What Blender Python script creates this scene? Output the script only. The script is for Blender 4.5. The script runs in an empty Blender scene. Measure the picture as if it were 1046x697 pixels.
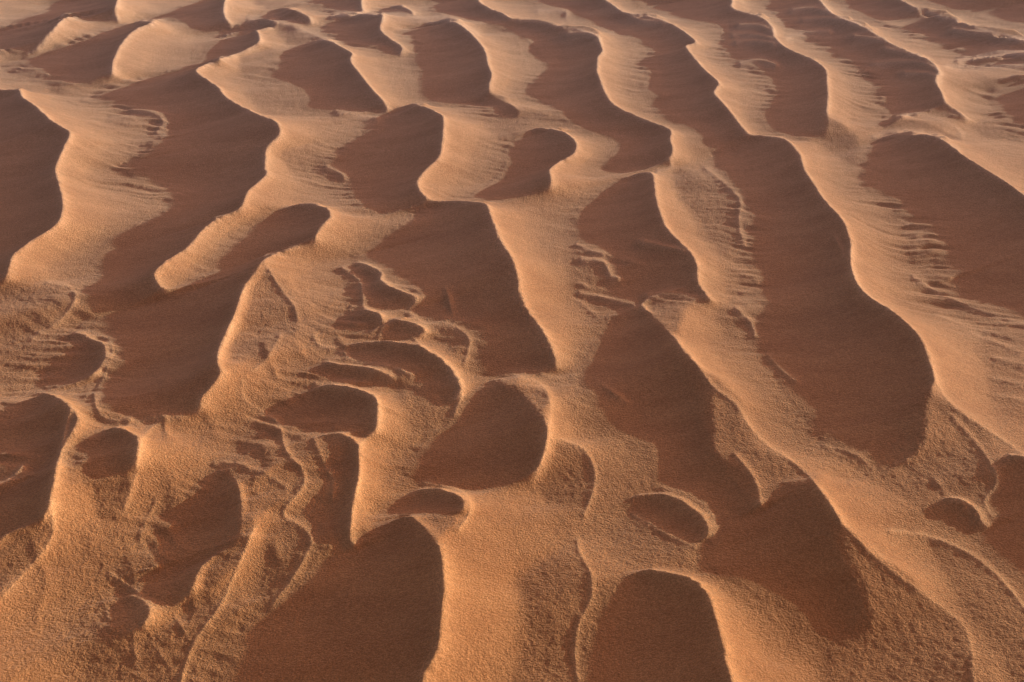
# Wind-rippled desert sand at a low sun.  The relief is built in metres on the ground:
# hollows that lie in shadow are charted first, then a height field is solved whose crests
# and troughs cast those shadows under one low sun lamp.
import bpy, math
import numpy as np

rad = math.radians
# ------------------------------------------------------------------ viewpoint and sun
CAM_H = 0.90
PITCH = rad(26.5)
FPX = 1300.0                      # focal length in chart units (chart is 1046 x 697)
CW, CH = 1046.0, 697.0
AZ = rad(28.0)                    # sun azimuth, measured from +X towards +Y
EL = rad(9.0)
T = math.tan(EL)

# ------------------------------------------------------------------ chart of the hollows
# closed outlines of the ground lying in shadow
DARK = [
 [(140,20),(166,14),(180,8),(195,4),(228,-8),(228,14),(238,27),(258,22),(275,23),(265,30),(240,33),(224,38),(212,34),(200,28),(186,21),(165,19)],
 [(-80,85),(0,92),(19,92),(22,99),(37,110),(54,125),(71,136),(65,149),(56,172),(60,190),(64,210),(57,230),(32,247),(13,262),(7,279),(0,288),(-60,300),(-110,200)],
 [(17,63),(37,54),(72,43),(115,29),(135,23),(158,22),(138,30),(123,46),(115,63),(113,77),(100,80),(72,86),(57,79),(37,72)],
 [(-60,33),(0,28),(20,20),(40,12),(57,4),(60,-12),(118,-12),(116,12),(120,21),(104,22),(86,20),(67,18),(54,30),(43,43),(34,53),(26,56),(14,52),(0,50),(-60,62)],
 [(95,98),(115,89),(143,79),(186,69),(201,62),(224,40),(249,32),(262,32),(264,42),(252,50),(235,57),(212,65),(201,70),(201,75),(218,86),(232,100),(249,110),(270,120),(282,125),(285,138),(272,152),(270,172),(271,179),(253,196),(244,213),(221,224),(206,236),(192,253),(169,268),(157,280),(161,291),(175,298),(201,285),(227,275),(217,269),(235,255),(258,233),(275,220),(290,213),(313,210),(333,213),(337,222),(327,233),(322,242),(319,250),(293,256),(270,265),(255,285),(247,299),(241,319),(229,342),(221,365),(224,383),(206,406),(198,425),(166,426),(129,429),(112,427),(99,415),(96,402),(106,386),(115,363),(115,351),(110,347),(98,340),(83,330),(89,322),(92,314),(89,302),(85,295),(97,288),(104,280),(100,272),(92,268),(100,256),(109,245),(126,236),(155,224),(173,211),(172,202),(161,193),(143,187),(133,180),(123,172),(126,166),(146,158),(156,143),(166,141),(161,136),(165,124),(155,117),(132,114),(126,109),(106,103)],
 [(259,21),(276,11),(299,10),(315,17),(317,25),(307,24),(293,22),(279,21),(282,27),(267,29),(250,28),(250,23)],
 [(296,-8),(318,2),(335,9),(341,13),(368,13),(369,7),(362,-8)],
 [(385,13),(396,7),(411,7),(422,14),(405,14)],
 [(336,20),(347,16),(388,16),(390,19),(388,30),(393,36),(409,47),(409,53),(404,57),(385,47),(365,46),(347,40),(336,33),(333,27)],
 [(271,79),(284,66),(302,49),(316,43),(336,43),(359,54),(357,62),(373,83),(388,100),(395,110),(388,115),(373,113),(359,117),(345,115),(310,111),(311,100),(302,90),(287,85)],
 [(422,27),(433,24),(462,23),(477,32),(488,42),(494,50),(498,66),(502,77),(499,86),(502,97),(525,109),(530,116),(522,121),(508,119),(494,109),(462,107),(451,106),(433,100),(429,86),(428,72),(419,62),(428,49),(422,37)],
 [(438,-8),(478,-8),(492,4),(515,15),(532,22),(557,25),(580,29),(609,37),(612,43),(615,52),(610,59),(609,72),(615,89),(626,106),(649,118),(683,132),(684,141),(686,152),(683,163),(664,171),(648,175),(629,176),(619,172),(620,161),(633,148),(629,141),(595,133),(575,123),(563,108),(540,96),(540,86),(560,69),(549,52),(529,34),(515,30),(497,22),(462,18),(442,13)],
 [(500,187),(516,166),(514,156),(525,143),(545,132),(565,132),(580,137),(588,147),(586,156),(571,165),(561,174),(563,187),(556,195),(530,200),(508,203),(485,203),(478,200)],
 [(530,-8),(600,-8),(638,13),(663,17),(689,26),(704,37),(711,44),(700,47),(706,56),(721,73),(734,85),(729,95),(744,112),(761,135),(767,138),(800,142),(815,156),(822,175),(841,204),(861,227),(868,247),(868,270),(874,290),(889,306),(912,320),(931,336),(943,353),(949,370),(953,389),(950,400),(946,420),(945,440),(938,460),(924,472),(907,479),(889,474),(884,463),(869,458),(843,450),(832,440),(815,415),(800,397),(786,369),(776,350),(771,335),(780,315),(772,302),(768,285),(761,263),(768,242),(768,222),(759,199),(745,190),(736,169),(727,151),(712,135),(684,122),(667,109),(672,100),(655,92),(661,77),(655,63),(666,52),(643,37),(623,27),(600,22),(577,12),(565,10),(545,3)],
 [(645,-8),(740,-8),(748,8),(777,17),(789,29),(790,37),(803,49),(832,62),(843,72),(845,95),(844,112),(845,125),(840,140),(822,141),(800,139),(787,133),(775,120),(788,100),(787,89),(772,72),(749,63),(738,52),(738,37),(729,26),(706,21),(660,9)],
 [(775,-8),(826,-8),(849,14),(884,29),(907,43),(930,54),(952,64),(958,74),(955,83),(961,95),(967,106),(984,118),(988,124),(975,119),(955,112),(935,115),(918,122),(905,130),(902,121),(902,106),(898,89),(889,76),(866,62),(841,46),(809,27),(798,17),(784,6)],
 [(895,143),(918,139),(944,138),(964,145),(981,158),(1004,172),(1027,186),(1046,200),(1110,245),(1110,345),(1046,331),(1027,326),(1004,319),(981,313),(964,303),(953,291),(972,283),(955,268),(950,250),(945,235),(924,222),(915,205),(900,197),(882,188),(882,172),(889,152)],
 [(1018,83),(1046,76),(1100,74),(1110,150),(1046,128),(1030,126),(1021,118),(1010,100)],
 [(850,-8),(900,-8),(947,13),(990,26),(1021,37),(1046,43),(1110,66),(1046,50),(1021,53),(990,57),(975,49),(947,40),(918,29),(889,20),(867,9)],
 [(992,61),(1046,57),(1110,70),(1110,78),(1046,66),(1004,68)],
 [(925,-8),(1120,-8),(1120,50),(1046,28),(1021,24),(998,18),(964,8)],
 [(376,133),(372,124),(388,118),(411,109),(428,108),(448,116),(452,123),(451,143),(448,161),(433,175),(426,186),(429,196),(436,204),(425,210),(411,214),(388,218),(370,213),(356,198),(352,186),(327,173),(333,166),(350,149),(365,140)],
 [(359,262),(373,256),(393,242),(411,232),(432,219),(430,209),(440,206),(462,206),(494,208),(500,219),(508,240),(521,262),(527,279),(530,299),(540,320),(552,335),(560,350),(566,366),(567,378),(545,379),(523,380),(500,381),(494,380),(491,363),(494,346),(488,337),(470,331),(448,326),(425,320),(422,314),(434,305),(416,293),(393,284),(388,275),(378,269)],
 [(365,269),(388,280),(389,290),(411,299),(424,305),(418,316),(399,316),(376,313),(370,290)],
 [(356,313),(373,319),(388,323),(389,333),(375,342),(362,333)],
 [(385,342),(391,331),(402,327),(422,331),(434,339),(422,345),(400,347)],
 [(350,353),(388,350),(422,352),(434,358),(451,369),(465,386),(469,400),(462,411),(448,398),(428,383),(405,376),(373,371),(361,362)],
 [(319,380),(327,369),(348,373),(373,376),(393,382),(403,388),(388,393),(359,391),(330,390)],
 [(280,419),(302,406),(325,397),(348,396),(374,402),(384,411),(383,437),(376,445),(362,440),(345,438),(290,435),(279,426)],
 [(327,446),(345,443),(364,452),(366,469),(365,495),(360,512),(356,546),(361,560),(370,552),(385,540),(405,531),(422,530),(439,546),(448,560),(452,583),(452,612),(449,640),(447,660),(437,680),(430,700),(430,790),(205,790),(225,700),(232,666),(250,640),(275,623),(300,606),(318,590),(337,574),(339,556),(330,540),(323,520),(332,500),(343,488),(338,470),(330,458)],
 [(398,523),(411,508),(428,500),(448,501),(466,507),(473,514),(470,524),(448,522),(422,525)],
 [(413,480),(422,463),(436,446),(451,440),(462,426),(477,409),(494,393),(508,387),(522,392),(535,400),(548,415),(556,430),(558,448),(552,470),(542,486),(520,494),(500,497),(479,498),(451,496),(434,492)],
 [(635,183),(650,178),(666,177),(668,190),(671,210),(680,232),(692,246),(705,258),(711,272),(712,287),(720,300),(726,309),(716,306),(700,301),(680,302),(662,306),(655,312),(665,320),(680,335),(690,348),(698,360),(718,383),(727,406),(729,435),(735,463),(758,478),(770,500),(777,519),(789,500),(803,492),(826,492),(838,503),(855,528),(860,546),(869,569),(881,592),(889,620),(889,640),(875,652),(852,657),(829,652),(815,637),(800,620),(775,608),(747,592),(727,580),(721,569),(728,560),(736,546),(733,530),(718,515),(697,506),(672,500),(666,480),(664,466),(657,455),(635,448),(618,435),(606,414),(595,394),(596,377),(603,357),(615,340),(634,322),(640,312),(628,306),(618,297),(626,290),(629,282),(620,262),(605,255),(589,245),(583,230),(589,216),(609,199)],
 [(646,508),(672,506),(695,513),(711,523),(721,535),(722,546),(714,552),(699,549),(672,537),(654,525),(647,517)],
 [(590,700),(596,669),(609,646),(623,617),(635,597),(643,587),(661,582),(684,586),(706,592),(720,604),(728,622),(736,652),(742,680),(747,700),(755,790),(580,790)],
 [(0,426),(17,409),(37,402),(52,404),(72,417),(79,429),(69,449),(62,465),(56,480),(52,500),(48,522),(38,535),(14,541),(0,552),(-60,600),(-60,520),(0,497),(17,489),(29,475),(14,466),(0,462),(-60,455)],
 [(66,360),(69,348),(75,340),(89,345),(106,354),(106,369),(95,383),(72,393),(42,395),(49,377),(60,367)],
 [(79,463),(86,452),(109,439),(123,439),(139,446),(139,460),(135,478),(109,486),(89,480)],
 [(171,523),(184,512),(201,502),(212,486),(229,478),(242,492),(247,518),(247,538),(242,556),(230,562),(218,569),(203,583),(193,606),(178,618),(161,612),(143,606),(139,594),(143,583),(163,580),(156,566),(158,551),(169,540)],
 [(116,623),(126,609),(143,612),(152,623),(144,641),(129,647),(115,640)],
 [(1024,466),(1046,468),(1120,480),(1120,650),(1046,600),(1021,580),(1004,560),(1001,545),(1013,535),(1012,515),(1017,495)],
 [(954,526),(955,515),(966,509),(985,513),(996,522),(1004,537),(1016,542),(1012,570),(1003,556),(985,540),(970,530)],
]
# (brightness, softness, outline): weakly lit ground, where the sun only grazes the sand
SOFT = [
 (.20,1.5,[(898,136),(924,125),(947,124),(964,130),(980,139),(962,138),(944,133),(918,135)]),
 (.22,4,[(212,478),(240,468),(262,480),(270,505),(257,530),(253,555),(240,577),(215,603),(203,602),(220,560),(245,540),(238,500),(226,488)]),
 (.25,2,[(268,-5),(300,2),(300,8),(268,8)]),
 (.30,5,[(0,288),(30,292),(68,296),(60,320),(50,338),(20,345),(0,340),(-60,330)]),
 (.30,4,[(0,66),(30,62),(58,80),(75,90),(110,78),(118,84),(95,96),(60,92),(35,84),(0,78)]),
 (.35,3,[(112,118),(128,118),(136,126),(128,132),(114,128)]),
 (.40,5,[(250,285),(267,270),(279,285),(304,319),(304,333),(285,350),(267,370),(235,372),(225,375),(232,342),(243,315)]),
 (.42,6,[(30,345),(62,335),(66,350),(45,370),(30,380),(0,400),(0,350)]),
 (.50,6,[(280,155),(318,150),(352,160),(345,180),(330,178),(300,172)]),
 (.45,4,[(240,60),(272,52),(285,62),(262,80),(245,76)]),
 (.30,4,[(284,24),(302,28),(318,36),(336,42),(300,44),(284,34)]),
 (.50,6,[(253,90),(290,88),(305,96),(305,108),(285,116),(262,112)]),
 (.38,5,[(498,92),(530,104),(552,112),(567,127),(545,130),(515,142),(500,135),(498,118)]),
 (.10,3,[(502,97),(520,103),(530,118),(515,124),(500,118)]),
 (.30,5,[(683,172),(715,178),(752,200),(756,225),(750,245),(738,262),(720,244),(702,224),(690,205)]),
 (.08,3,[(718,208),(735,205),(748,218),(748,240),(730,242),(715,226)]),
 (.40,4,[(730,320),(755,318),(770,330),(768,350),(748,344)]),
 (.45,5,[(586,250),(625,255),(632,285),(640,310),(640,322),(620,332),(595,310),(585,285)]),
 (.28,5,[(655,312),(665,302),(690,300),(700,305),(695,322),(695,345),(680,345),(664,330)]),
 (.25,4,[(500,382),(540,390),(556,398),(560,412),(556,432),(545,415),(530,400),(510,390)]),
 (.30,5,[(700,355),(735,392),(757,425),(775,452),(805,470),(832,482),(840,500),(820,500),(800,500),(788,506),(777,516),(760,500),(740,480),(715,440),(705,390)]),
 (.15,4,[(845,520),(872,548),(888,568),(930,598),(975,638),(990,665),(994,700),(1000,760),(900,760),(870,700),(840,665),(870,640),(870,600),(855,560)]),
 (.42,5,[(829,655),(860,655),(900,680),(910,697),(915,760),(860,760),(840,700)]),
 (.22,3,[(940,552),(955,553),(980,562),(1003,580),(1025,605),(1046,632),(1120,690),(1120,790),(1035,790),(1033,697),(1018,663),(985,620),(958,583)]),
 (.33,5,[(945,385),(975,415),(1000,437),(1018,465),(1016,490),(1008,525),(975,510),(945,500),(915,485),(930,465),(940,430)]),
 (.62,5,[(835,450),(884,460),(892,480),(928,480),(948,510),(942,522),(900,492),(860,470)]),
 (.45,4,[(975,318),(1046,338),(1110,350),(1110,385),(1046,372),(1015,350)]),
 (.55,6,[(1000,340),(1046,360),(1110,380),(1110,440),(1046,432),(1015,420)]),
 (.50,5,[(925,222),(948,232),(952,262),(975,283),(955,292),(930,272),(920,245)]),
 (.25,4,[(846,118),(862,130),(874,145),(884,165),(870,170),(850,152),(840,142)]),
 (.30,3,[(990,124),(1046,130),(1110,138),(1110,150),(1046,142),(1004,140)]),
 (.38,5,[(575,455),(600,462),(606,480),(602,512),(588,520),(560,515),(548,498),(560,470)]),
 (.30,6,[(530,590),(550,572),(585,558),(602,588),(602,620),(590,650),(575,690),(570,790),(520,790),(530,680),(528,640)]),
 (.10,4,[(532,608),(558,606),(566,632),(552,645),(534,640)]),
 (.55,6,[(625,540),(665,538),(700,556),(700,580),(640,572),(620,560)]),
 (.35,5,[(88,484),(110,488),(134,482),(134,500),(120,520),(105,530),(92,500)]),
 (.32,5,[(0,552),(18,540),(44,534),(52,545),(40,568),(18,590),(0,612),(-60,640),(-60,600)]),
 (.30,5,[(248,470),(270,466),(282,470),(300,490),(296,520),(262,530),(250,510),(245,490)]),
 (.25,5,[(272,545),(302,540),(318,552),(312,570),(292,592),(270,618),(262,600),(270,570)]),
 (.35,5,[(245,435),(280,440),(290,455),(284,470),(250,475),(240,455)]),
 (.18,4,[(292,440),(316,442),(320,456),(308,470),(296,462)]),
 (.25,5,[(190,612),(212,604),(216,625),(200,645),(186,635)]),
 (.42,8,[(86,632),(115,645),(150,650),(180,640),(195,660),(180,697),(190,790),(90,790),(80,700)]),
 (.30,5,[(105,580),(130,590),(140,600),(125,612),(112,600)]),
 (.55,7,[(400,390),(430,388),(450,402),(455,420),(440,438),(425,440),(412,420)]),
 (.45,4,[(455,330),(473,334),(476,352),(462,362),(445,348),(440,336)]),
 (.30,4,[(404,378),(432,388),(434,402),(420,405),(400,396)]),
 (.40,5,[(430,528),(455,526),(470,530),(458,552),(450,562),(440,545)]),
 (.40,4,[(340,275),(358,270),(372,300),(370,330),(352,330),(355,305)]),
 (.40,4,[(280,450),(300,474),(330,490),(340,478),(330,470),(318,455),(322,490),(300,500),(276,475)]),
 (.40,5,[(655,20),(668,17),(680,22),(670,28)]),
 (.20,4,[(640,20),(664,28),(664,34),(645,28)]),
]

# thin raised lips and creases of the sand: (strength, outline points)
RIDGES = [
 (1.8,[(-20,500),(0,494),(14,487),(25,476)]),
 (1.1,[(702,360),(727,395),(750,413),(768,440),(784,456),(800,466),(816,478),(829,490),(838,504)]),
 (1.1,[(950,372),(956,391),(968,410),(988,427),(1012,442),(1046,466),(1080,485)]),
 (1,[(0,612),(20,590),(40,570),(51,553),(54,538),(52,510)]),
 (1,[(72,417),(66,440),(60,470),(55,500)]),
 (1,[(843,510),(857,532),(874,550),(900,575),(928,598)]),
 (.9,[(869,248),(869,270),(876,292),(890,306),(912,320)]),
 (.9,[(682,160),(684,172),(668,176)]),
 (1,[(347,273),(362,283),(369,293),(371,313),(376,318),(388,320),(413,319),(428,329)]),
 (.8,[(362,269),(376,272),(390,279),(388,286),(405,292),(422,296),(434,303)]),
 (1,[(416,319),(434,332),(456,331),(475,342),(479,352),(474,372)]),
 (.7,[(385,348),(393,331)]),
 (1,[(319,342),(327,353),(350,359),(359,368),(375,371),(400,375),(422,385)]),
 (1,[(422,346),(434,356),(451,366),(468,386),(471,403),(462,426)]),
 (1,[(319,393),(342,394),(373,400),(385,409),(385,438),(367,455),(367,483),(361,515),(357,545)]),
 (1,[(273,423),(284,435),(293,463),(307,478),(310,495),(293,518),(290,528),(310,540),(317,557),(296,595),(276,620)]),
 (.7,[(319,446),(327,466),(339,489),(339,512)]),
 (.7,[(250,455),(276,456)]), (.7,[(250,478),(273,486),(296,500)]),
 (.8,[(215,475),(238,473),(258,480),(285,492)]),
 (.7,[(247,386),(249,409),(275,426),(287,449)]),
 (1.3,[(905,543),(930,546),(947,549),(975,559),(998,572),(1021,592),(1044,620),(1090,670)]),
 (.8,[(884,554),(924,594),(975,632),(990,658),(994,700),(1000,740)]),
 (.9,[(970,423),(998,455),(1018,489),(1005,512),(1014,529)]),
 (.7,[(952,489),(970,506),(990,512)]),
 (1,[(586,250),(600,256),(618,262)]), (1.2,[(589,267),(615,269),(623,282),(632,285)]),
 (1.2,[(589,299),(609,303),(638,310),(649,312)]), (1,[(586,305),(609,322)]), (.8,[(586,285),(606,298)]),
 (.9,[(747,276),(770,283)]), (.9,[(749,298),(772,302)]), (.9,[(749,308),(778,312)]), (1.1,[(749,313),(767,331),(771,345)]),
 (.8,[(718,170),(738,187),(755,204),(754,227),(760,253)]),
 (1,[(915,224),(944,233)]), (.9,[(924,239),(950,244)]), (.9,[(921,253),(947,256)]),
 (1.2,[(930,282),(947,293),(973,308),(1004,319),(1046,331),(1100,343)]),
 (.9,[(1010,366),(1046,373),(1080,378)]), (.9,[(1010,386),(1046,394),(1080,400)]), (.8,[(1013,405),(1046,410),(1080,415)]),
 (1,[(570,449),(580,453),(595,460),(606,478),(606,500),(595,529)]),
 (1,[(589,549),(592,566),(603,586),(603,612),(590,640),(587,669),(590,700)]),
 (.9,[(526,383),(554,394),(562,415),(560,437),(556,460),(545,490)]),
 (.8,[(643,524),(672,540),(695,552),(712,560)]),
 (.6,[(672,499),(701,507),(722,519),(730,534),(729,549)]),
 (1.2,[(430,493),(465,500),(479,512),(479,526),(466,545)]),
 (1,[(887,66),(930,64),(947,67),(964,77)]), (1,[(918,76),(952,77),(961,86)]),
 (.7,[(912,122),(930,117),(952,121),(973,129),(984,139)]), (.8,[(890,141),(900,137),(918,135),(944,135),(964,142),(981,155)]),
 (1.3,[(975,64),(993,59),(1027,54),(1070,54)]), (1.2,[(960,68),(1004,69),(1060,66)]), (1.2,[(970,31),(984,33),(1018,37),(1060,45)]),
 (1,[(900,50),(930,56),(950,62)]), (1,[(868,38),(890,40),(905,43)]), (.9,[(752,66),(775,63),(795,68)]),
 (.9,[(745,37),(765,36),(790,40)]), (.9,[(748,44),(770,43),(793,46)]), (.9,[(750,27),(775,27),(790,33)]), (.8,[(800,40),(825,34),(850,34)]),
 (.9,[(815,22),(850,20),(880,28)]), (.9,[(805,12),(830,10),(850,14)]),
 (1,[(575,36),(600,36),(612,42)]), (.9,[(640,16),(655,22),(680,24)]), (.9,[(545,12),(575,12),(578,18)]),
 (.9,[(166,428),(146,446),(140,470),(137,490),(126,523)]),
 (.9,[(43,288),(72,295),(75,310),(55,333),(29,348)]),
 (.7,[(80,333),(98,341),(113,351),(112,370),(98,398)]),
 (.5,[(161,508),(143,551),(158,574)]), (.9,[(109,583),(129,597),(143,607)]), (.7,[(106,612),(112,637)]),
 (1.1,[(262,535),(241,583),(224,620),(201,652),(186,690),(180,730)]),
 (.8,[(178,629),(192,652)]), (.8,[(155,657),(172,680)]), (.7,[(135,640),(140,690)]),
 (1,[(749,463),(770,489),(777,514)]),
 (.8,[(221,370),(232,340),(241,313),(250,290)]),
 (.9,[(270,268),(287,296),(300,312),(304,330)]),
 (.8,[(287,340),(273,366),(258,378)]),
 (1,[(96,402),(99,418),(112,430),(150,429),(190,427)]),
 (.9,[(284,24),(300,28),(325,38),(345,46)]), (.9,[(250,20),(278,22),(284,24)]),
 (.8,[(131,112),(155,116),(166,124),(158,138)]),
 (.8,[(340,115),(365,118),(388,122)]), (.8,[(352,182),(345,176),(330,170)]),
 (.9,[(336,19),(350,14),(388,15)]), (1,[(385,15),(410,15),(430,20),(462,20),(490,38)]),
 (.7,[(455,295),(462,320)]), (.6,[(612,392),(640,412)]), (.7,[(590,384),(565,386),(550,380)]),
 (.8,[(835,455),(870,462),(889,476)]), (.7,[(784,363),(800,380),(815,390)]), (.7,[(850,240),(862,262)]),
 (.8,[(655,303),(690,301),(712,306)]), (1,[(650,248),(680,254),(700,258)]), (.8,[(632,266),(655,270)]),
 (.7,[(952,320),(990,335),(1046,348),(1080,352)]), (.7,[(985,338),(1020,352),(1046,362)]),
]

# ------------------------------------------------------------------ small numpy tools
rng = np.random.RandomState(7)
_tab = rng.rand(8, 256, 256).astype(np.float32)*2-1
def vnoise(x, y, seed=0):
    xi = np.floor(x); yi = np.floor(y)
    fx = (x-xi).astype(np.float32); fy = (y-yi).astype(np.float32)
    fx = fx*fx*fx*(fx*(fx*6-15)+10); fy = fy*fy*fy*(fy*(fy*6-15)+10)
    xi = (xi.astype(np.int64)+seed*37) & 255; yi = (yi.astype(np.int64)+seed*91) & 255
    x1 = (xi+1) & 255; y1 = (yi+1) & 255
    t = _tab[seed % 8]
    a = t[yi, xi]; b = t[yi, x1]; c = t[y1, xi]; d = t[y1, x1]
    return (a+(b-a)*fx)*(1-fy)+(c+(d-c)*fx)*fy
def fbm(x, y, seed=0, octv=3, gain=.5):
    o = 0; a = 1.
    for k in range(octv):
        o = o+a*vnoise(x*2**k+17.3*k, y*2**k+5.1*k, seed+k); a *= gain
    return o
def blur(a, n, it=2):
    n = int(n)
    if n < 1: return a
    k = 2*n+1
    for _ in range(it):
        for ax in (0, 1):
            p = np.concatenate([np.repeat(np.take(a, [0], ax), n+1, ax), a, np.repeat(np.take(a, [-1], ax), n, ax)], ax)
            c = np.cumsum(p, ax, dtype=np.float64)
            if ax == 0: a = ((c[k:]-c[:-k])/k)
            else: a = ((c[:, k:]-c[:, :-k])/k)
            a = a.astype(np.float32)
    return a
def bil(img, x, y):
    h, w = img.shape
    x = np.clip(x, 0, w-1.001); y = np.clip(y, 0, h-1.001)
    xi = x.astype(np.int32); yi = y.astype(np.int32)
    fx = (x-xi).astype(np.float32); fy = (y-yi).astype(np.float32)
    return (img[yi, xi]*(1-fx)+img[yi, xi+1]*fx)*(1-fy)+(img[yi+1, xi]*(1-fx)+img[yi+1, xi+1]*fx)*fy
def catmull(P, n=5):
    P = np.array(P, float); out = []
    N = len(P)
    for i in range(N):
        p0, p1, p2, p3 = P[i-1], P[i], P[(i+1) % N], P[(i+2) % N]
        for k in range(n):
            t = k/n
            out.append(p1+.5*t*((p2-p0)*.8+t*(2*p0-5*p1+4*p2-p3+t*(3*(p1-p2)+p3-p0)))
                       if False else
                       (2*t**3-3*t**2+1)*p1+(t**3-2*t**2+t)*(p2-p0)*.4+(-2*t**3+3*t**2)*p2+(t**3-t**2)*(p3-p1)*.4)
    return np.array(out)

# chart raster, 1 cell = 1 chart unit, margin M
M = 100
MW, MH = int(CW)+2*M, int(CH)+2*M
def fill(P, img, val):
    P = catmull(P)+M
    x0, x1 = int(max(0, P[:, 0].min()-1)), int(min(MW-1, P[:, 0].max()+2))
    y0, y1 = int(max(0, P[:, 1].min()-1)), int(min(MH-1, P[:, 1].max()+2))
    if x1 <= x0 or y1 <= y0: return
    SS = 2
    xs = x0+(np.arange((x1-x0)*SS)+.5)/SS-.5+0.
    acc = np.zeros(((y1-y0)*SS, (x1-x0)*SS), bool)
    Q = np.roll(P, -1, 0)
    for r in range(acc.shape[0]):
        yy = y0+(r+.5)/SS-.5
        m = (P[:, 1] <= yy) != (Q[:, 1] <= yy)
        if not m.any(): continue
        xc = np.sort(P[m, 0]+(yy-P[m, 1])*(Q[m, 0]-P[m, 0])/(Q[m, 1]-P[m, 1]))
        acc[r] = (np.searchsorted(xc, xs) & 1).astype(bool)
    cov = acc.reshape(y1-y0, SS, x1-x0, SS).mean((1, 3)).astype(np.float32)
    s = img[y0:y1, x0:x1]
    s[:] = s*(1-cov)+val*cov

dark = np.zeros((MH, MW), np.float32)
for P in DARK: fill(P, dark, 1.)
soft = np.ones((MH, MW), np.float32)
for v, sg, P in SOFT:
    m = np.zeros((MH, MW), np.float32); fill(P, m, 1.)
    m = blur(m, max(1, sg*.7), 2)
    soft = soft*(1-m)+v*m

ridge = np.zeros((MH*2, MW*2), np.float32)          # two cells per chart unit
for amp, P in RIDGES:
    P = np.array(P, float)+M
    if len(P) > 2:                                  # round the corners off
        Q = np.vstack([2*P[0]-P[1], P, 2*P[-1]-P[-2]]); out = []
        for j in range(1, len(Q)-2):
            for t in (0, .25, .5, .75):
                p0, p1, p2, p3 = Q[j-1:j+3]
                out.append(.5*(2*p1+(p2-p0)*t+(2*p0-5*p1+4*p2-p3)*t*t+(3*p1-p0-3*p2+p3)*t**3))
        P = np.array(out+[P[-1]])
    for k in range(len(P)-1):
        ax_, ay = P[k]; bx_, by = P[k+1]
        R_ = 14
        x0, x1 = int(max(0, (min(ax_, bx_)-R_)*2)), int(min(MW*2, (max(ax_, bx_)+R_)*2))
        y0, y1 = int(max(0, (min(ay, by)-R_)*2)), int(min(MH*2, (max(ay, by)+R_)*2))
        gx, gy = np.meshgrid(np.arange(x0, x1)/2, np.arange(y0, y1)/2)
        L2 = (bx_-ax_)**2+(by-ay)**2
        u = np.clip(((gx-ax_)*(bx_-ax_)+(gy-ay)*(by-ay))/L2, 0, 1)
        dd = np.hypot(gx-ax_-u*(bx_-ax_), gy-ay-u*(by-ay))
        end = 1.
        if k == 0: end = end*np.clip(.35+1.2*u, 0, 1)
        if k == len(P)-2: end = end*np.clip(.35+1.2*(1-u), 0, 1)
        v = amp*end*np.exp(-(np.sqrt(dd*dd+.6)-.77)/2.6)
        ridge[y0:y1, x0:x1] = np.maximum(ridge[y0:y1, x0:x1], v)
ridge = blur(ridge, 1, 2)

# ------------------------------------------------------------------ ground <-> chart
cp, sp = math.cos(PITCH), math.sin(PITCH)
def project(X, Y, Z):
    dz = Z-CAM_H
    zc = Y*cp-dz*sp
    yc = Y*sp+dz*cp
    zc = np.maximum(zc, .05)
    return CW/2+FPX*X/zc, CH/2-FPX*yc/zc
# sun-aligned frame: s runs away from the sun, t across
us = np.array([-math.cos(AZ), -math.sin(AZ)]); ut = np.array([-math.sin(AZ), math.cos(AZ)])
X0, X1, Y0, Y1 = -2.35, 2.7, .6, 5.2
cs = np.array([[x, y] for x in (X0, X1) for y in (Y0, Y1)])
S0, S1 = (cs@us).min(), (cs@us).max(); T0, T1 = (cs@ut).min(), (cs@ut).max()
def grid(d):
    s = np.arange(S0, S1, d); t = np.arange(T0, T1, d)
    S, TT = np.meshgrid(s, t)
    return S.astype(np.float32), TT.astype(np.float32)
def world(S, TT):
    return S*us[0]+TT*ut[0], S*us[1]+TT*ut[1]
LAM = .31
def synth_dark(X, Y):
    # the ripple train where the photo does not reach
    w = X+.05*Y+.10*fbm(X*1.1, Y*.9, 3, 2)+.05*vnoise(X*3.1, Y*2.4, 5)
    ph = w/LAM
    f = ph-np.floor(ph)
    duty = .52+.22*vnoise(X*1.7+3, Y*1.6, 6)
    return f, (f < duty).astype(np.float32), duty
def reach_of(D, d):
    # on lit sand: distance from the shadow's far edge (pL) and on to the next crest (pC)
    n = D.shape[1]; idx = np.arange(n, dtype=np.float32)[None, :]
    last = np.maximum.accumulate(np.where(D > .5, idx, -400), 1)
    nxt = np.minimum.accumulate(np.where(D > .5, idx, n+400)[:, ::-1], 1)[:, ::-1]
    return (idx-last)*d, (nxt-idx)*d
def maps(S, TT, Hh):
    X, Y = world(S, TT)
    px, py = project(X, Y, Hh)
    jit = .35*vnoise(X*60, Y*40, 2)+.4*vnoise(X*22, Y*14, 3)
    jx = 7*vnoise(X*14, Y*8, 5)+3*vnoise(X*40, Y*25, 6); jy = 5*vnoise(X*14, Y*8, 7)+2.5*vnoise(X*40, Y*25, 1)
    d = bil(dark, px+M-.5+jit, py+M-.5); q = bil(soft, px+M-.5+jx, py+M-.5+jy)
    ins = (px > -70) & (px < CW+70) & (py > -6) & (py < CH+75)
    f, sd, duty = synth_dark(X, Y)
    d = np.where(ins, d, sd); q = np.where(ins, q, .85)
    D = (d > .5).astype(np.float32)
    global raw_soft
    raw_soft = q.astype(np.float32)
    step = float(S[0, 1]-S[0, 0])
    pL, pC = reach_of(D, step)
    q = np.clip(q*1.3-.3, .02, 1)
    q = np.maximum(q, .04)*(.10+.90*(1-np.exp(-pL/.055)))*(.33+.55*np.exp(-pC/.06)+2.6*np.exp(-pC/.010))
    q = np.minimum(q, 2.6)
    return D, q.astype(np.float32)

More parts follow.
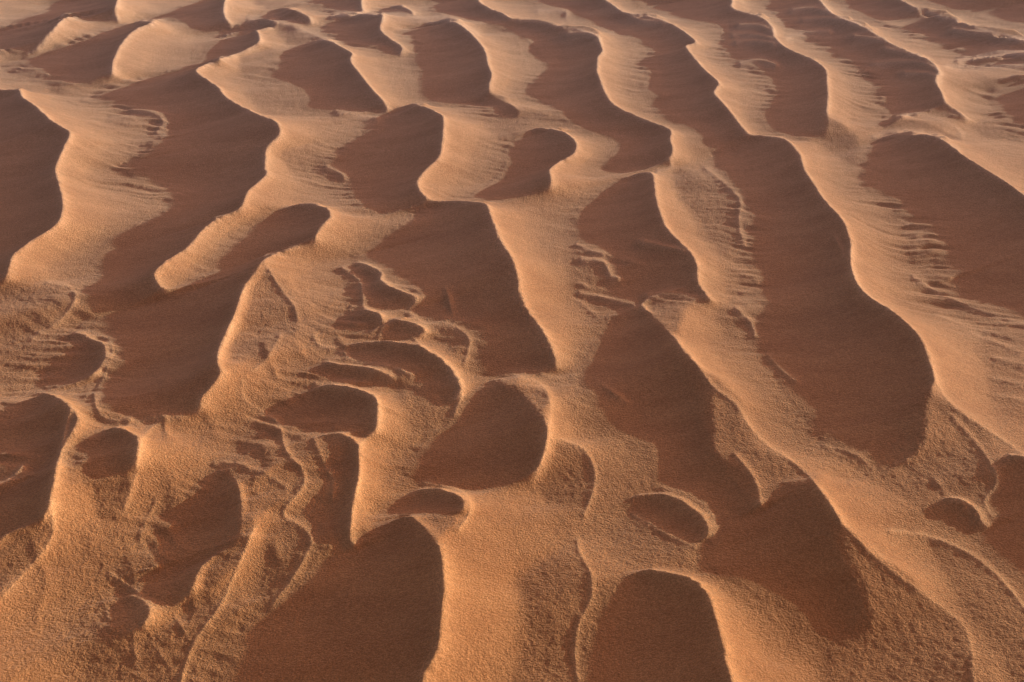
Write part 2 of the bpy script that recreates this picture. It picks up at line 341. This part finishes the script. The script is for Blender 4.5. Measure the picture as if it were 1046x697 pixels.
# ------------------------------------------------------------------ envelope solve
WD, LT, MU = 40., .10, 14.
def solve(S, TT, D, q, R, d, iters):
    w = (D*WD+(1-D)*(1+8*np.clip(.45-q, 0, .45))).astype(np.float32)
    g = np.where(D > .5, 0, T*1.85*q).astype(np.float32)
    wl = np.minimum(w, 1e9)
    ws = .5*(wl[:, 1:]+wl[:, :-1]); gs = (g[:, 1:]*wl[:, 1:]+g[:, :-1]*wl[:, :-1])/(2*ws)
    a = 1./(d*d)
    def div_s(f):
        o = np.zeros_like(R); o[:, 1:] += f; o[:, :-1] -= f; return o
    def div_t(f):
        o = np.zeros_like(R); o[1:] += f; o[:-1] -= f; return o
    def A(x):
        return div_s(ws*(x[:, 1:]-x[:, :-1])*a)+div_t(LT*(x[1:]-x[:-1])*a)+MU*x
    b = div_s(ws*gs/d)+MU*T*(S)
    dg = np.full_like(R, MU)
    dg[:, 1:] += ws*a; dg[:, :-1] += ws*a; dg[1:] += LT*a; dg[:-1] += LT*a
    r = b-A(R); z = r/dg; p = z.copy(); rz = float((r*z).sum(dtype=np.float64))
    for k in range(iters):
        Ap = A(p); al = rz/float((p*Ap).sum(dtype=np.float64))
        R = R+np.float32(al)*p; r = r-np.float32(al)*Ap
        z = r/dg; rn = float((r*z).sum(dtype=np.float64))
        p = z+np.float32(rn/rz)*p; rz = rn
    return R
def dip_of(D, d, lip=0.):
    # depth of the hollow under the grazing sun ray, from the distance to crest and landing
    n = D.shape[1]
    idx = np.arange(n, dtype=np.float32)[None, :]
    last = np.maximum.accumulate(np.where(D < .5, idx, -1), 1)
    p = (idx-last)*d
    nxt = np.minimum.accumulate(np.where(D < .5, idx, n)[:, ::-1], 1)[:, ::-1]
    qd = (nxt-idx)*d
    p = np.where(D > .5, np.minimum(p, .4), 0); qd = np.where(D > .5, np.minimum(qd, .4), 0)
    L = p+qd+1e-6
    soft_lip = .002+.020*np.clip(lip, 0, 1.8)
    dp = .30*p*p/(p+soft_lip)*(qd/L)**1.45
    dp = blur(dp, .0026/d, 1)
    r = max(2, int(.008/d))
    mb = np.clip(2*blur(D, r, 2)-1, 0, 1)
    mb2 = np.clip(2*blur(D, r*3, 2)-1, 0, 1)
    lim = .42*(.014*mb+.05*mb2)
    return np.where(D > .5, dp*lim/(dp+lim+1e-6)*1.25, 0).astype(np.float32)

R = None
for lv, (d, it) in enumerate([(.032, 250), (.016, 160), (.008, 140), (.005, 120)]):
    S, TT = grid(d)
    if R is None:
        R = (T*S).astype(np.float32); H = np.zeros_like(R)
    else:
        xx = (S-S0)/pd; yy = (TT-T0)/pd
        # interpolate relative height, keep the ramp exact
        R = (bil(R-T*pS, xx, yy)+T*S).astype(np.float32); H = bil(H, xx, yy)
    for rep in range(2):
        D, q = maps(S, TT, H)
        # faces are brighter towards the crest, dimmer just past the landing
        R = solve(S, TT, D, q, R, d, it if rep == 0 or lv < 3 else 60)
        H = (R-T*S)-dip_of(D, d)*1.
    pd, pS = d, S
E = R-T*S
# fine grid for the crest lines
df = .002
Sf, Tf = grid(df)
Ef = bil(E, (Sf-S0)/pd, (Tf-T0)/pd).astype(np.float32)
Ef = blur(Ef, 1, 1)
Hf = bil(H, (Sf-S0)/pd, (Tf-T0)/pd)
Df, qf = maps(Sf, Tf, Hf)
Xf, Yf = world(Sf, Tf)
pxf, pyf = project(Xf, Yf, Hf)
rf = np.clip(bil(ridge, (pxf+M-.5)*2, (pyf+M-.5)*2), 0, 1)
hard = np.clip(blur(raw_soft, 3, 1)*1.8-.6, 0, 1)
Hf = Ef-dip_of(Df, df, .35+2.2*vnoise(Xf*5, Yf*3.2, 4)+1.5*(1-hard))*(1-.9*rf)
del pxf, pyf, rf
Hf = blur(Hf, 1, 1)
pL, pC = reach_of(Df, df)
pLd, pCd = reach_of(1-Df, df)
dc = np.where(Df > .5, pLd, pC)
Hf += (.0010*np.exp(-dc/.0032)+.0014*np.exp(-dc/.011)).astype(np.float32)*hard
rim_light = blur(np.exp(-dc/.0075).astype(np.float32)*hard, 1, 1)  # mask for the sunlit rim painted along each crest
      # crisp brink
del dc
# 1 at the far edge of each shadow, fading over the sunny foot and a little into the shade
lit_near = np.where(Df < .5, np.exp(-np.maximum(pL, 0)/.055), np.exp(-pCd/.030)).astype(np.float32)
lit_near = blur(lit_near, 2, 1)
lee = blur(np.where(Df > .5, (.35+.65*hard)*np.exp(-pLd/.022)*np.clip(.35+1.6*vnoise(Xf*5, Yf*3.2, 4), 0, 1.3), 0).astype(np.float32), 1, 1)
del Xf, Yf, pL, pC, pLd, pCd
print("relief", float(Hf.min()), float(Hf.max()), float(Hf.std()))
if globals().get("DEBUG_ONLY"): raise SystemExit

# ------------------------------------------------------------------ the mesh: one graded sheet
def height(X, Y):
    X = X.astype(np.float32); Y = Y.astype(np.float32)
    s = X*us[0]+Y*us[1]; t = X*ut[0]+Y*ut[1]
    gx = (s-S0)/df; gy = (t-T0)/df
    h = bil(Hf, gx, gy); q = bil(qf, gx, gy); ln = bil(lit_near, gx, gy); dk = bil(blurD, gx, gy); le = bil(lee, gx, gy)
    # outside the solved field: plain asymmetric ripples
    f, sd, duty = synth_dark(X, Y)
    prof = np.where(f < duty, -.5+f/duty, .5-(f-duty)/(1-duty))
    prof = prof*prof*prof*(-.6)+prof*1.1
    hs = .018*prof*(.8+.4*vnoise(X*2, Y*2, 1))
    e = np.minimum(np.minimum(X-X0, X1-X), np.minimum(Y-Y0, Y1-Y))
    k = np.clip(e/.25, 0, 1); k = k*k*(3-2*k)
    h = h*k+hs*(1-k)
    # wisps: little wind streaks trailing down the sunny side
    dr = rad(-20)+.25*vnoise(X*1.3, Y*1.1, 7)*0
    ca, sa = math.cos(rad(-20)), math.sin(rad(-20))
    a = X*ca+Y*sa; b = -X*sa+Y*ca
    b = b+.020*vnoise(a*9, b*5, 4)+.008*vnoise(a*22, b*14, 5)
    st = 1.25*vnoise(a*7, b*66, 1)+.6*vnoise(a*15, b*125, 2)
    amt = np.clip(.45+.9*vnoise(X*2.2, Y*1.8, 3), 0, 1.2)
    nearf = np.clip(.25+(Y-1.2)*.9, .25, 1)
    wis = (.0023*st*ln*amt+.0003*st*amt*(1-dk))*nearf
    # crumbly ground where the sun grazes
    rough = np.clip((1-q)*1.3, 0, 1)
    cr = .45*vnoise(X*50, Y*44, 5)+.5*vnoise(X*120, Y*110, 6)+.38*vnoise(X*260, Y*250, 3)
    px, py = project(X, Y, h)
    zc = Y*cp-(h-CAM_H)*sp
    rg = bil(ridge, (px+M-.5)*2, (py+M-.5)*2)*(py > 0)
    h = h+rg*zc/FPX*1.3
    h = h+wis+(.0005*cr)*rough*(1-.6*dk)+.0010*le*(vnoise(X*290, Y*280, 6)+.3*vnoise(X*110, Y*100, 5))
    # choppy ground between the crossing ripple trains on the left
    m = np.exp(-((X+.36)/.30)**2-((Y-1.50)/.42)**2)
    wx = X+.012*vnoise(X*11, Y*9, 2); wy = Y+.015*vnoise(X*9, Y*11, 3)
    n1 = vnoise(wx*17+wy*5, wy*15-wx*4, 6); n2 = vnoise(wx*34, wy*30, 7)
    h = h+m*(.0020*(np.exp(-n1*n1*14)-.3)+.0006*np.exp(-np.abs(n2)*5))*(1-.5*dk)
    # general unevenness and grains
    h = h+.0012*fbm(X*9, Y*7, 2, 2)+(.00017*vnoise(X*150, Y*150, 4)+.00021*vnoise(X*300, Y*300, 7))*(.8+.5*vnoise(X*4, Y*4, 1))
    far = np.clip((Y-8)/60, 0, 1)
    return h*(1-far), np.clip(bil(rim_light, gx, gy)*k+.55*rg, 0, 1)*(1-.3*dk)
blurD = blur(Df, 2, 2)

# rows: distances; columns: lateral rays
el = np.linspace(math.atan2(CAM_H, 6.2), rad(50), 1150)
rows = (CAM_H/np.tan(el))[::-1]
rows = np.concatenate([np.linspace(-6, .5, 30), np.linspace(.52, rows[0]-.01, 24), rows, np.geomspace(6.3, 400, 110)])
rows = np.unique(rows)
ct = np.linspace(-.62, .66, 1500)
Lf = -np.geomspace(.64, 60, 60)[::-1]; Rt = np.geomspace(.68, 60, 60)
ct = np.concatenate([Lf, ct, Rt])
YY = np.repeat(rows[:, None], len(ct), 1)
reach = np.maximum(YY, .6)+.25
XX = ct[None, :]*reach
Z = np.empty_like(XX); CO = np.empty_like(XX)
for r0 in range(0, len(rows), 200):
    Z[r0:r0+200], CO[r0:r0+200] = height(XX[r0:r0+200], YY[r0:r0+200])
nr, nc = XX.shape
co = np.stack([XX, YY, Z], -1).astype(np.float32).reshape(-1)
i = np.arange(nr*nc, dtype=np.int32).reshape(nr, nc)
F = np.stack([i[:-1, :-1], i[:-1, 1:], i[1:, 1:], i[1:, :-1]], -1).reshape(-1)
me = bpy.data.meshes.new("rippled_sand_ground")
me.vertices.add(nr*nc); me.vertices.foreach_set("co", co)
nf = len(F)//4
me.loops.add(len(F)); me.loops.foreach_set("vertex_index", F)
me.polygons.add(nf)
me.polygons.foreach_set("loop_start", np.arange(0, len(F), 4, dtype=np.int32))
me.polygons.foreach_set("use_smooth", np.ones(nf, bool))
me.update(calc_edges=True)
at = me.attributes.new('painted_rim_light', 'FLOAT', 'POINT')      # sunlit rims of crests and ridges, painted in as paler colour
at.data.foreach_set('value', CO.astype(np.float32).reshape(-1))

# ------------------------------------------------------------------ sand material
mat = bpy.data.materials.new("sand"); mat.use_nodes = True
nt = mat.node_tree; N = nt.nodes; Lk = nt.links
bs = N["Principled BSDF"]
geo = N.new("ShaderNodeNewGeometry")
def noise(scale, detail=2, rough=.5):
    n = N.new("ShaderNodeTexNoise"); n.inputs["Scale"].default_value = scale
    n.inputs["Detail"].default_value = detail; n.inputs["Roughness"].default_value = rough
    Lk.new(geo.outputs["Position"], n.inputs["Vector"]); return n
def mix(f, a, b, mode='MIX'):
    m = N.new("ShaderNodeMix"); m.data_type = 'RGBA'; m.blend_type = mode
    for s, v in ((m.inputs[0], f), (m.inputs[6], a), (m.inputs[7], b)):
        if isinstance(v, (float, tuple)): s.default_value = v
        else: Lk.new(v, s)
    return m.outputs[2]
def ramp(src, p0, p1, c0=(0, 0, 0, 1), c1=(1, 1, 1, 1)):
    r = N.new("ShaderNodeValToRGB"); r.color_ramp.elements[0].position = p0; r.color_ramp.elements[1].position = p1
    r.color_ramp.elements[0].color = c0; r.color_ramp.elements[1].color = c1
    Lk.new(src, r.inputs[0]); return r.outputs[0]
big = noise(2.2, 3); mid = noise(38, 3, .6); fine = noise(520, 2, .7)
A0 = (.575, .290, .114, 1); A1 = (.59, .315, .135, 1)
c = mix(ramp(big.outputs[0], .35, .65), A0, A1)
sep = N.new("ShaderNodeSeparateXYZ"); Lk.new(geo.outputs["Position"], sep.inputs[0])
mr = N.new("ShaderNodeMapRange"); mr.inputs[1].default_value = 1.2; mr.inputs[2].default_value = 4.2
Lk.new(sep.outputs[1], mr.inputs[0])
c = mix(mr.outputs[0], c, (.70, .50, .335, 1))          # backlit brightening towards the distance, painted as a paler base colour
band = noise(9, 4, .6); mp = N.new("ShaderNodeMapping"); mp.inputs["Scale"].default_value = (.5, 1.5, 1)
Lk.new(geo.outputs["Position"], mp.inputs[0]); Lk.new(mp.outputs[0], band.inputs["Vector"])
c = mix(ramp(band.outputs[0], .35, .65), mix(1., c, (.90, .88, .88, 1), 'MULTIPLY'), mix(1., c, (1.05, 1.06, 1.07, 1), 'MULTIPLY'))
c = mix(ramp(mid.outputs[0], .3, .7), mix(1., c, (.93, .91, .89, 1), 'MULTIPLY'), c)
an = N.new("ShaderNodeAttribute"); an.attribute_name = "painted_rim_light"
c = mix(an.outputs["Fac"], c, mix(1., c, (1.5, 1.72, 1.95, 1), 'MULTIPLY'))  # rim light along the brinks multiplied into the base colour
grain = noise(190, 3, .75)
c = mix(ramp(grain.outputs[0], .36, .64), mix(1., c, (.90, .88, .86, 1), 'MULTIPLY'), mix(1., c, (1.10, 1.12, 1.14, 1), 'MULTIPLY'))
c = mix(ramp(fine.outputs[0], .40, .60), mix(1., c, (.82, .80, .78, 1), 'MULTIPLY'), mix(1., c, (1.13, 1.15, 1.17, 1), 'MULTIPLY'))
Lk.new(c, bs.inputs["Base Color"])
bs.inputs["Roughness"].default_value = .85
bs.inputs["Specular IOR Level"].default_value = .15
bs.inputs['Sheen Weight'].default_value = .35; bs.inputs['Sheen Roughness'].default_value = .35; bs.inputs['Sheen Tint'].default_value = (1, .8, .68, 1)
g1 = noise(330, 2, .6); g2 = noise(900, 1, .6)
ad = N.new("ShaderNodeMath"); ad.operation = 'MULTIPLY_ADD'; ad.inputs[1].default_value = .4
Lk.new(g2.outputs[0], ad.inputs[0]); Lk.new(g1.outputs[0], ad.inputs[2])
bu = N.new("ShaderNodeBump"); bu.inputs["Strength"].default_value = 1.; bu.inputs["Distance"].default_value = .0016
Lk.new(ad.outputs[0], bu.inputs["Height"]); Lk.new(bu.outputs[0], bs.inputs["Normal"])
me.materials.append(mat)
ground = bpy.data.objects.new("ground", me)
bpy.context.scene.collection.objects.link(ground)
ground["kind"] = "structure"
ground["label"] = "orange desert sand blown into long wavy ripples with bright crests and dark shaded troughs"
ground["category"] = "sand"

# ------------------------------------------------------------------ sky, sun, camera
sc = bpy.context.scene
w = bpy.data.worlds.new("World"); sc.world = w; w.use_nodes = True
wn = w.node_tree
sky = wn.nodes.new("ShaderNodeTexSky"); sky.sky_type = 'NISHITA'; sky.sun_disc = False
sky.sun_elevation = EL
sky.sun_rotation = math.pi/2-AZ
tint = wn.nodes.new("ShaderNodeMix"); tint.data_type = 'RGBA'; tint.blend_type = 'MULTIPLY'
tint.inputs[0].default_value = 1.; tint.inputs[7].default_value = (.91, .56, .535, 1)     # dusty desert haze
sky.dust_density = 4.
wn.links.new(sky.outputs[0], tint.inputs[6])
wn.links.new(tint.outputs[2], wn.nodes["Background"].inputs[0])
wn.nodes["Background"].inputs[1].default_value = .198
sl = bpy.data.lights.new("sun", 'SUN'); sl.energy = 3.1; sl.angle = rad(.5); sl.color = (1, .97, .80)
so = bpy.data.objects.new("sun", sl); sc.collection.objects.link(so)
so.rotation_euler = (math.pi/2-EL, 0, AZ+math.pi/2)
cam = bpy.data.cameras.new("camera"); co_ = bpy.data.objects.new("camera", cam); sc.collection.objects.link(co_)
cam.sensor_width = 36; cam.lens = FPX/CW*36
cam.clip_start = .05; cam.clip_end = 2000
co_.location = (0, 0, CAM_H); co_.rotation_euler = (math.pi/2-PITCH, 0, 0)
sc.camera = co_
sc.render.engine = 'CYCLES'
sc.cycles.use_denoising = True
sc.cycles.filter_width = 1.3
sc.cycles.sample_clamp_indirect = 1.0
sc.view_settings.view_transform = 'Standard'; sc.view_settings.look = 'None'; sc.view_settings.exposure = 0
